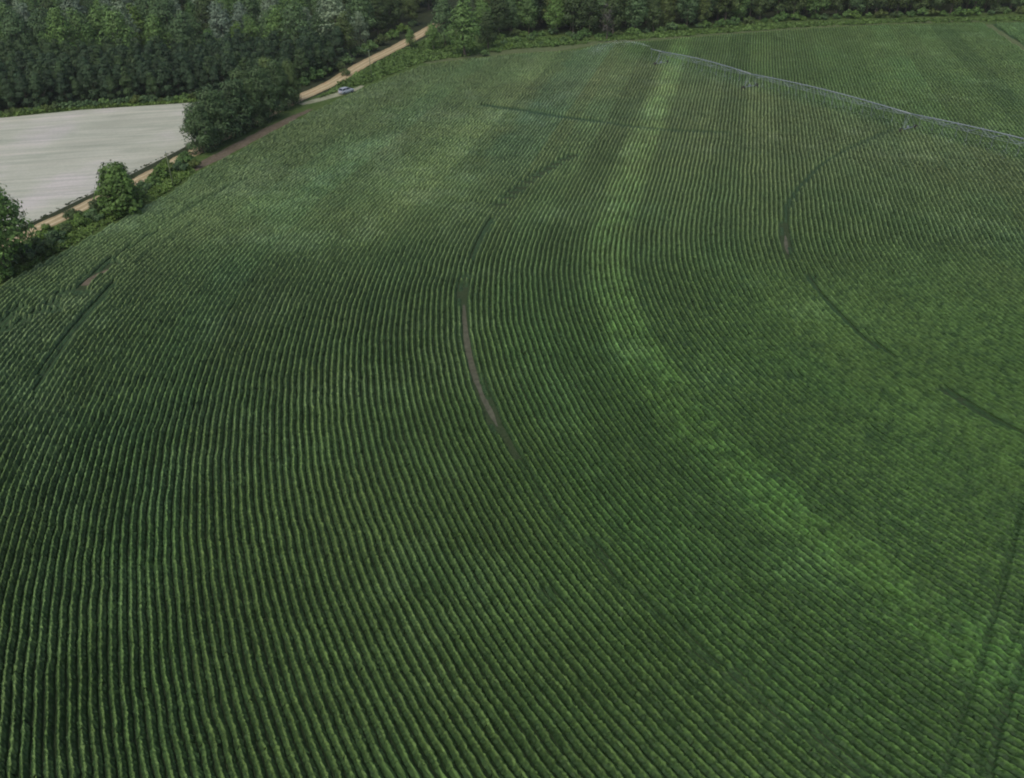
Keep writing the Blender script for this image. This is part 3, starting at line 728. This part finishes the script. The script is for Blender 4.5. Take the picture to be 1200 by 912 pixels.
# --- hedge trees between pale field and crop
M['hedge'] = leaf_mat('hedge_leaves', (0.080, 0.134, 0.052), 0.35)
CL = [hardwood(400 + i, 12, 5.1, M['hedge'], n=8000, leaf=0.36, clear=-0.04, nl=13) for i in range(3)]
for px_, py_, h, wd, mi, lb in [
    (238, 179, 10.5, 0.95, 0, 'leftmost tree of the dark tree clump between pale field and crop'),
    (258, 168, 12.0, 1.0, 1, 'large dark rounded tree, second from the left in the clump beside the brown track'),
    (280, 156, 12.0, 1.0, 2, 'dark tree in the middle of the clump beside the brown track'),
    (298, 149, 11.0, 0.85, 0, 'dark tree right of the middle of the clump beside the brown track'),
    (313, 141, 12.5, 0.85, 1, 'tallest dark tree in the right half of the clump beside the brown track'),
    (331, 129, 12.0, 0.72, 2, 'rightmost tree of the dark tree clump, where the sandy road comes out'),
    (320, 122, 11.5, 0.8, 0, 'dark tree at the back of the clump, right behind the tallest one'),
    (344, 122, 10.5, 0.66, 1, 'small dark tree at the right tip of the clump, touching the sandy road'),
    (290, 138, 11.5, 0.9, 1, 'dark tree at the back of the clump facing the pale field')]:
    p = G(px_, py_); s = h / 12
    plant('hedge_tree', CL[mi], p, lb, 'tree', None, (s * wd, s * wd, s))
T140 = hardwood(420, 9.3, 4.7, M['leafbright'], n=5200, leaf=0.40, clear=0.0, nl=16)
plant('broadleaf_tree', T140, G(146, 252), 'leafy bright green tree standing alone between the pale road and the crop', 'tree')
TL = hardwood(430, 16, 6.4, M['leaf'], n=9000, leaf=0.36, clear=0.14, nl=14)
plant('broadleaf_tree', TL, G(9, 322), 'loose crowned tree cut by the left border beside the pale field', 'tree', None, (1.0, 1.0, 1.0))
B1 = [bush(440 + i, 3.2, 2.4, M['leafbright'], 900, 0.36) for i in range(2)] + [bush(450, 3.4, 2.5, M['leafdark'], 900, 0.36), bush(451, 3.0, 2.4, M['leaf'], 900, 0.36)]
for px_, py_, k, s, lb in [
    (22, 316, 2, 1.25, 'dark bush under the loose crowned tree at the left border'),
    (48, 303, 2, 0.95, 'dark bush right of the loose crowned tree, low beside the crop'),
    (5, 330, 0, 0.75, 'small bright bush at the left border, nearest to the crop'),
    (66, 290, 3, 0.85, 'rounded green bush between the left border tree and the lone bright tree'),
    (76, 278, 2, 0.6, 'small dark bush touching the pale road'),
    (95, 268, 0, 0.8, 'bright bush left of the lone bright green tree'),
    (112, 262, 3, 0.75, 'green bush at the left foot of the lone bright green tree'),
    (122, 252, 2, 0.9, 'dark bush hugging the left side of the lone bright green tree'),
    (160, 240, 2, 0.95, 'dark bush hugging the right side of the lone bright green tree'),
    (168, 228, 3, 0.75, 'green bush right of the lone bright tree, below the pale road'),
    (186, 214, 0, 0.85, 'bright bush just left of the nearer utility pole'),
    (197, 205, 1, 0.9, 'bright green bush directly behind the nearer utility pole'),
    (211, 205, 3, 0.8, 'green bush just right of the nearer utility pole'),
    (219, 196, 1, 0.9, 'bright bush at the left foot of the dark tree clump'),
    (58, 283, 1, 0.85, 'bright bush hiding part of the pale road, right of the left border tree'),
    (88, 262, 2, 0.7, 'dark bush on the edge of the pale road, below the ditch weeds'),
    (180, 222, 3, 0.7, 'small green bush between the lone bright tree and the nearer pole, beside the crop'),
    (229, 200, 2, 0.55, 'small dark bush under the leftmost tree of the dark clump')]:
    bush_at('bush', B1[k], G(px_, py_ - 3), lb, None, s)

# --- weeds and rough grass (uncountable)
def tufts(name, area, n, h, mat, label, cat, seed, rad=0.35):
    rg = np.random.default_rng(seed); poly = area; xs = [p[0] for p in poly]; ys = [p[1] for p in poly]
    P_ = np.c_[rg.uniform(min(xs), max(xs), n * 4), rg.uniform(min(ys), max(ys), n * 4)]
    P_ = P_[inside(poly, P_[:, 0], P_[:, 1])]
    dn = fnoise(P_[:, 0], P_[:, 1], 5, seed + 5, 3); P_ = P_[dn > -0.25 + rg.normal(0, .25, len(dn))][:n]; n = len(P_)
    m_ = 7; cen = np.repeat(P_, m_, 0); hh = np.repeat(h * (0.5 + 0.8 * rg.random(n)) * (1 + 0.5 * fnoise(P_[:, 0], P_[:, 1], 4, seed + 7)), m_)
    c = np.c_[cen + rg.normal(0, rad * 0.6, (n * m_, 2)), hh * rg.uniform(0.15, 0.9, n * m_)]
    nr = rg.normal(0, 0.6, (n * m_, 3)) + np.array([0, 0, 0.6])
    lv = np.clip(0.5 + 0.4 * np.repeat(fnoise(P_[:, 0], P_[:, 1], 3, seed + 9), m_) + rg.normal(0, 0.15, n * m_), 0, 1)
    V, Q = leaf_quads(c, nr, rad * rg.uniform(0.5, 1.3, n * m_), rg)
    V[:, 2] = np.maximum(V[:, 2], 0.01)
    o = link(name, npmesh(name, V, Q, mat, False, {'leafv': ('FACE', lv)})); tag(o, label, cat, None, 'stuff')
tufts('weeds', [G(*p) for p in [(372, 116), (392, 103), (408, 93), (436, 78), (470, 60), (500, 48), (560, 52), (600, 46), (690, 46), (690, 52), (600, 58), (547, 66), (493, 74), (428, 99), (414, 102), (398, 107)]], 4200, 0.7, M['weed'],
      'rough green weeds between the sandy road and the crop', 'weeds', 51, 0.5)
tufts('grass', [G(*p) for p in [(-40, 352), (0, 332), (63, 299), (132, 260), (200, 223), (228, 200), (214, 196), (180, 214), (100, 256), (40, 286), (-40, 320)]], 4200, 0.6, M['weed'],
      'rough green grass between the bushes and the left edge of the crop', 'grass', 61, 0.4)
tufts('grass', [G(*p) for p in [(700, 44), (800, 37), (900, 29), (1040, 24), (1240, 20), (1240, 24), (1040, 27.5), (943, 32), (848, 39), (760, 46), (700, 49)]], 3000, 0.6, M['weed'],
      'pale green grass strip between the far woodland edge and the crop', 'grass', 71, 0.55)
tufts('grass', [G(*p) for p in [(-40, 143), (0, 138), (95, 128.5), (240, 119), (240, 116), (95, 124), (0, 133), (-40, 138)]], 1800, 0.6, M['weed'],
      'green grass along the foot of the pines above the pale field', 'grass', 81, 0.5)
def strip_area(l, w_):
    a = np.array([G(*p) for p in l]); t = np.gradient(a, axis=0); t /= np.hypot(*t.T)[:, None]; nn = np.c_[-t[:, 1], t[:, 0]]
    return [tuple(q) for q in a + nn * w_] + [tuple(q) for q in (a - nn * w_)[::-1]]
tufts('weeds', strip_area([(20, 268), (42, 258.5), (110, 224.5), (160, 199.5), (204, 178)], 0.22), 700, 0.22, M['weeddark'],
      'thin dark line of ditch weeds between the pale field and its road', 'weeds', 91, 0.25)

# ------------------------------------------------------------------ utility poles
def upole(px_, py_, h, label):
    x, y = G(px_, py_); e = empty('utility_pole', (x, y, 0), 0.4); tag(e, label, 'utility pole', None)
    mb = MB(); mb.tube([(0, 0, -0.3), (0, 0, h * 0.5), (0, 0, h)], [0.12, 0.10, 0.08], 8); mb.build('pole', M['wood'], e, True)
    mb = MB(); mb.tube([(0, 0, h), (0, 0, h + 0.1), (0, 0, h + 0.22)], [0.05, 0.09, 0.04], 8); mb.build('insulator', M['galv'], e, True)
    mb = MB(); mb.box((0.1, 0, h * 0.9), (0.2, 0.05, 0.05)); mb.build('bracket', M['galv'], e)
upole(203.5, 219, 6.6, 'pale wooden utility pole nearer to the camera, among bright bushes at the crop edge')
upole(435.5, 91.5, 7.0, 'pale wooden utility pole farther away, in front of the sandy road right of the car')

# ------------------------------------------------------------------ car
def car():
    x, y = G(406, 109.3); x2, y2 = G(424, 101.5); rz = math.atan2(y2 - y, x2 - x) - 0.25
    e = empty('parked_car', (x, y, 0.01), rz); tag(e, 'pale silver-blue car parked at the crop edge beside the sandy road', 'car')
    # side profile sections along x: (x, half width bottom, roof/hood height, half width top)
    body = [(-2.25, .70, .45, .85, .66), (-2.15, .82, .28, .98, .78), (-1.4, .88, .22, 1.02, .80), (0.6, .89, .22, 1.0, .80), (1.1, .89, .22, .98, .78), (1.9, .84, .26, .86, .72), (2.2, .70, .42, .66, .60)]
    mb = MB(); vs_ = []
    for xx, wb, zb, zt, wt in body:
        zm = (zb + zt) / 2 + 0.05
        vs_ += [(xx, -wb * .92, zb), (xx, -wb, zm), (xx, -wt, zt), (xx, wt, zt), (xx, wb, zm), (xx, wb * .92, zb)]
    fs_ = []
    for i in range(len(body) - 1):
        for k in range(6): fs_.append((i * 6 + k, i * 6 + (k + 1) % 6, (i + 1) * 6 + (k + 1) % 6, (i + 1) * 6 + k))
    fs_ += [(5, 4, 3, 2, 1, 0), tuple((len(body) - 1) * 6 + k for k in range(6))]
    mb.add(vs_, fs_)
    o = mb.build('body', M['carpaint'], e)
    bv = o.modifiers.new('b', 'BEVEL'); bv.width = 0.05; bv.segments = 2
    mb = MB(); lo = [(-2.0, -.76), (0.95, -.76), (0.95, .76), (-2.0, .76)]; hi = [(-1.55, -.6), (0.2, -.6), (0.2, .6), (-1.55, .6)]
    mb.add([(a, c, 1.0) for a, c in lo] + [(a, c, 1.47) for a, c in hi], [(0, 1, 5, 4), (1, 2, 6, 5), (2, 3, 7, 6), (3, 0, 4, 7)]); mb.build('window_glass', M['glass'], e)
    mb = MB(); mb.add([(a * 1.02, c * 1.03, 1.46) for a, c in hi] + [(a * .96, c * .93, 1.53) for a, c in hi], [(3, 2, 1, 0), (4, 5, 6, 7), (0, 1, 5, 4), (1, 2, 6, 5), (2, 3, 7, 6), (3, 0, 4, 7)])
    for sx_ in (-1, 1):
        for (xa, xb) in ((-2.0, -1.55), (0.95, 0.2)): mb.tube([(xa, sx_ * .76, 1.0), (xb, sx_ * .61, 1.48)], 0.035, 5)
        mb.tube([(-0.6, sx_ * .775, 1.0), (-0.6, sx_ * .62, 1.48)], 0.035, 5)
    mb.build('roof', M['carpaint'], e)
    for xx in (-1.4, 1.35):
        for yy in (-.82, .82):
            mb = MB(); mb.tube([(xx, yy - .11, .33), (xx, yy + .11, .33)], .33, 16); wh = mb.build('wheel', M['tyre'], e)
            mb = MB(); s_ = 1 if yy > 0 else -1; mb.tube([(xx, yy + s_ * .10, .33), (xx, yy + s_ * .125, .33)], .19, 12); mb.build('rim', M['galv'], wh)
    for yy in (-.5, .5):
        mb = MB(); mb.box((2.16, yy, .62), (.14, .3, .13)); mb.build('headlight', M['lamp'], e)
        mb = MB(); mb.box((-2.22, yy * 1.15, .8), (.1, .22, .16)); mb.build('tail_light', M['redlamp'], e)
car()

# ------------------------------------------------------------------ centre pivot irrigation arm
def pivot():
    e = empty('irrigation_arm', (C[0], C[1], 0), ARM_ANG)
    tag(e, 'long galvanised irrigation arm on wheeled towers reaching across the far crop', 'irrigation arm')
    TW = [36, 84, 131, 166]; HP = 3.7; END = 171
    mb = MB(); mb.tube([(0, 0, 0), (0, 0, HP)], [.2, .15], 8)
    for a in range(4): mb.tube([(1.6 * math.cos(a * 1.57 + .78), 1.6 * math.sin(a * 1.57 + .78), 0), (0, 0, HP)], .07, 6)
    mb.build('pivot_stand', M['galv'], e)
    spans = list(zip([0] + TW[:-1], TW)) + [(TW[-1], END)]
    nh = 0
    for a, b_ in spans:
        L = b_ - a; n = max(2, int(round(L / 5.5)))
        bow = lambda t: 0.55 * math.sin(math.pi * t) if L > 10 else 0.0
        mb = MB(); pts = [(a + L * k / n, 0, HP + bow(k / n)) for k in range(n + 1)]; mb.tube(pts, 0.11, 8)
        sp = mb.build('pipe', M['galv'], e, True)
        if L > 10:
            mb = MB(); lowp = [(a + L * (k + .5) / n, 0, HP + bow((k + .5) / n) - 1.05 * math.sin(math.pi * (k + .5) / n) ** .5) for k in range(n)]
            for sgn in (-1, 1):
                q = [(p[0], sgn * .62, p[2]) for p in lowp]
                mb.tube([pts[0]] + q + [pts[-1]], 0.03, 5)
                for k in range(n): mb.tube([pts[k], q[k]], .035, 5); mb.tube([q[k], pts[k + 1]], .035, 5)
            for p in lowp: mb.tube([(p[0], -.62, p[2]), (p[0], .62, p[2])], .03, 5)
            mb.build('truss', M['galv'], sp)
        for xx in np.arange(a + 1.4, b_ - 0.5, 2.75):
            if xx < 30 or nh >= 95: continue
            nh += 1; z0 = HP + bow((xx - a) / L); mb = MB(); sd_ = 0.25 if nh % 2 else -0.25
            mb.tube([(xx, 0, z0 + .1), (xx, sd_ * .7, z0 + .28), (xx, sd_, z0), (xx, sd_, 1.65)], .04, 5)
            mb.tube([(xx, sd_, 1.65), (xx, sd_, 1.45)], [.04, .09], 6); mb.build('drop_hose', M['hose'], e)
    for t in TW:
        tw = empty('tower', (t, 0, 0)); tw.parent = e
        mb = MB(); mb.box((0, 0, .75), (.12, 4.4, .12)); mb.box((.15, 0, 1.0), (.3, .5, .35)); mb.build('base_beam', M['galv'], tw)
        for sy in (-1, 1):
            for sx_ in (-.35, .35):
                mb = MB(); mb.tube([(0, sy * 1.9, .8), (sx_, sy * .25, HP - .1)], .03, 6); mb.build('leg', M['galv'], tw)
            mb = MB(); mb.tube([(-.12, sy * 2.2, .58), (.12, sy * 2.2, .58)], .58, 18); mb.build('wheel', M['muddy'], tw)
    return e
pivot()
ca, sa = math.cos(ARM_ANG), math.sin(ARM_ANG)
def drops(name, cen, size, label, kind=None):
    rg = np.random.default_rng(5); V, Q = leaf_quads(cen, rg.normal(0, 1, cen.shape), size, rg)
    o = link(name, npmesh(name, V, Q, M['water'])); tag(o, label, 'water spray', None, kind); return o
# water thrown by the nozzles below the arm
rg = np.random.default_rng(77); cs = []
for xx in np.arange(32, 170, 2.75):
    n = 70; r = 3.4 * np.sqrt(rg.random(n)); a = rg.uniform(0, 6.28, n); z = 1.5 + 0.35 * np.sin(np.clip(r / 3.4, 0, 1) * 2.2) - 0.9 * (r / 3.4) ** 2 + rg.normal(0, .12, n)
    lx, ly = xx + r * np.cos(a), r * np.sin(a)
    cs.append(np.c_[C[0] + lx * ca - ly * sa, C[1] + lx * sa + ly * ca, np.maximum(z, .3)])
cen = np.concatenate(cs); drops('water_spray', cen, rg.uniform(.03, .085, len(cen)), 'fine white water mist hanging under the irrigation arm', 'stuff')
# jet of the end gun: thrown back to the left in an arc
p0 = np.array([C[0] + 171 * ca, C[1] + 171 * sa, 4.2]); pend = np.array([*G(691, 66), 0.8])
n = 1900; t = rg.random(n) ** 0.8
pos = p0 + (pend - p0) * t[:, None]; pos[:, 2] += 4 * 2.2 * t * (1 - t)
pos += rg.normal(0, 1, (n, 3)) * (0.05 + 0.55 * t ** 1.3)[:, None]; fall = rg.random(n) < .4; pos[fall, 2] -= rg.exponential(1.0, fall.sum()) * t[fall] * 1.6
pos = pos[pos[:, 2] > .4]
drops('water_jet', pos, rg.uniform(.04, .10, len(pos)), 'white arching water jet thrown leftwards from the far end of the irrigation arm')

# ------------------------------------------------------------------ haze
mb = MB(); mb.box((60, 220, 31), (1500, 1300, 64)); hm = bpy.data.materials.new('haze_air'); hm.use_nodes = True
hn = hm.node_tree; hn.nodes.remove(hn.nodes['Principled BSDF']); pv = hn.nodes.new('ShaderNodeVolumePrincipled')
pv.inputs['Color'].default_value = (0.88, 0.94, 0.96, 1); pv.inputs['Density'].default_value = 0.00011
hn.links.new(pv.outputs[0], hn.nodes['Material Output'].inputs['Volume'])
hz = mb.build('haze', hm); tag(hz, 'thin pale haze over the fields and woods', 'haze', None, 'stuff')
sc.cycles.volume_bounces = 0
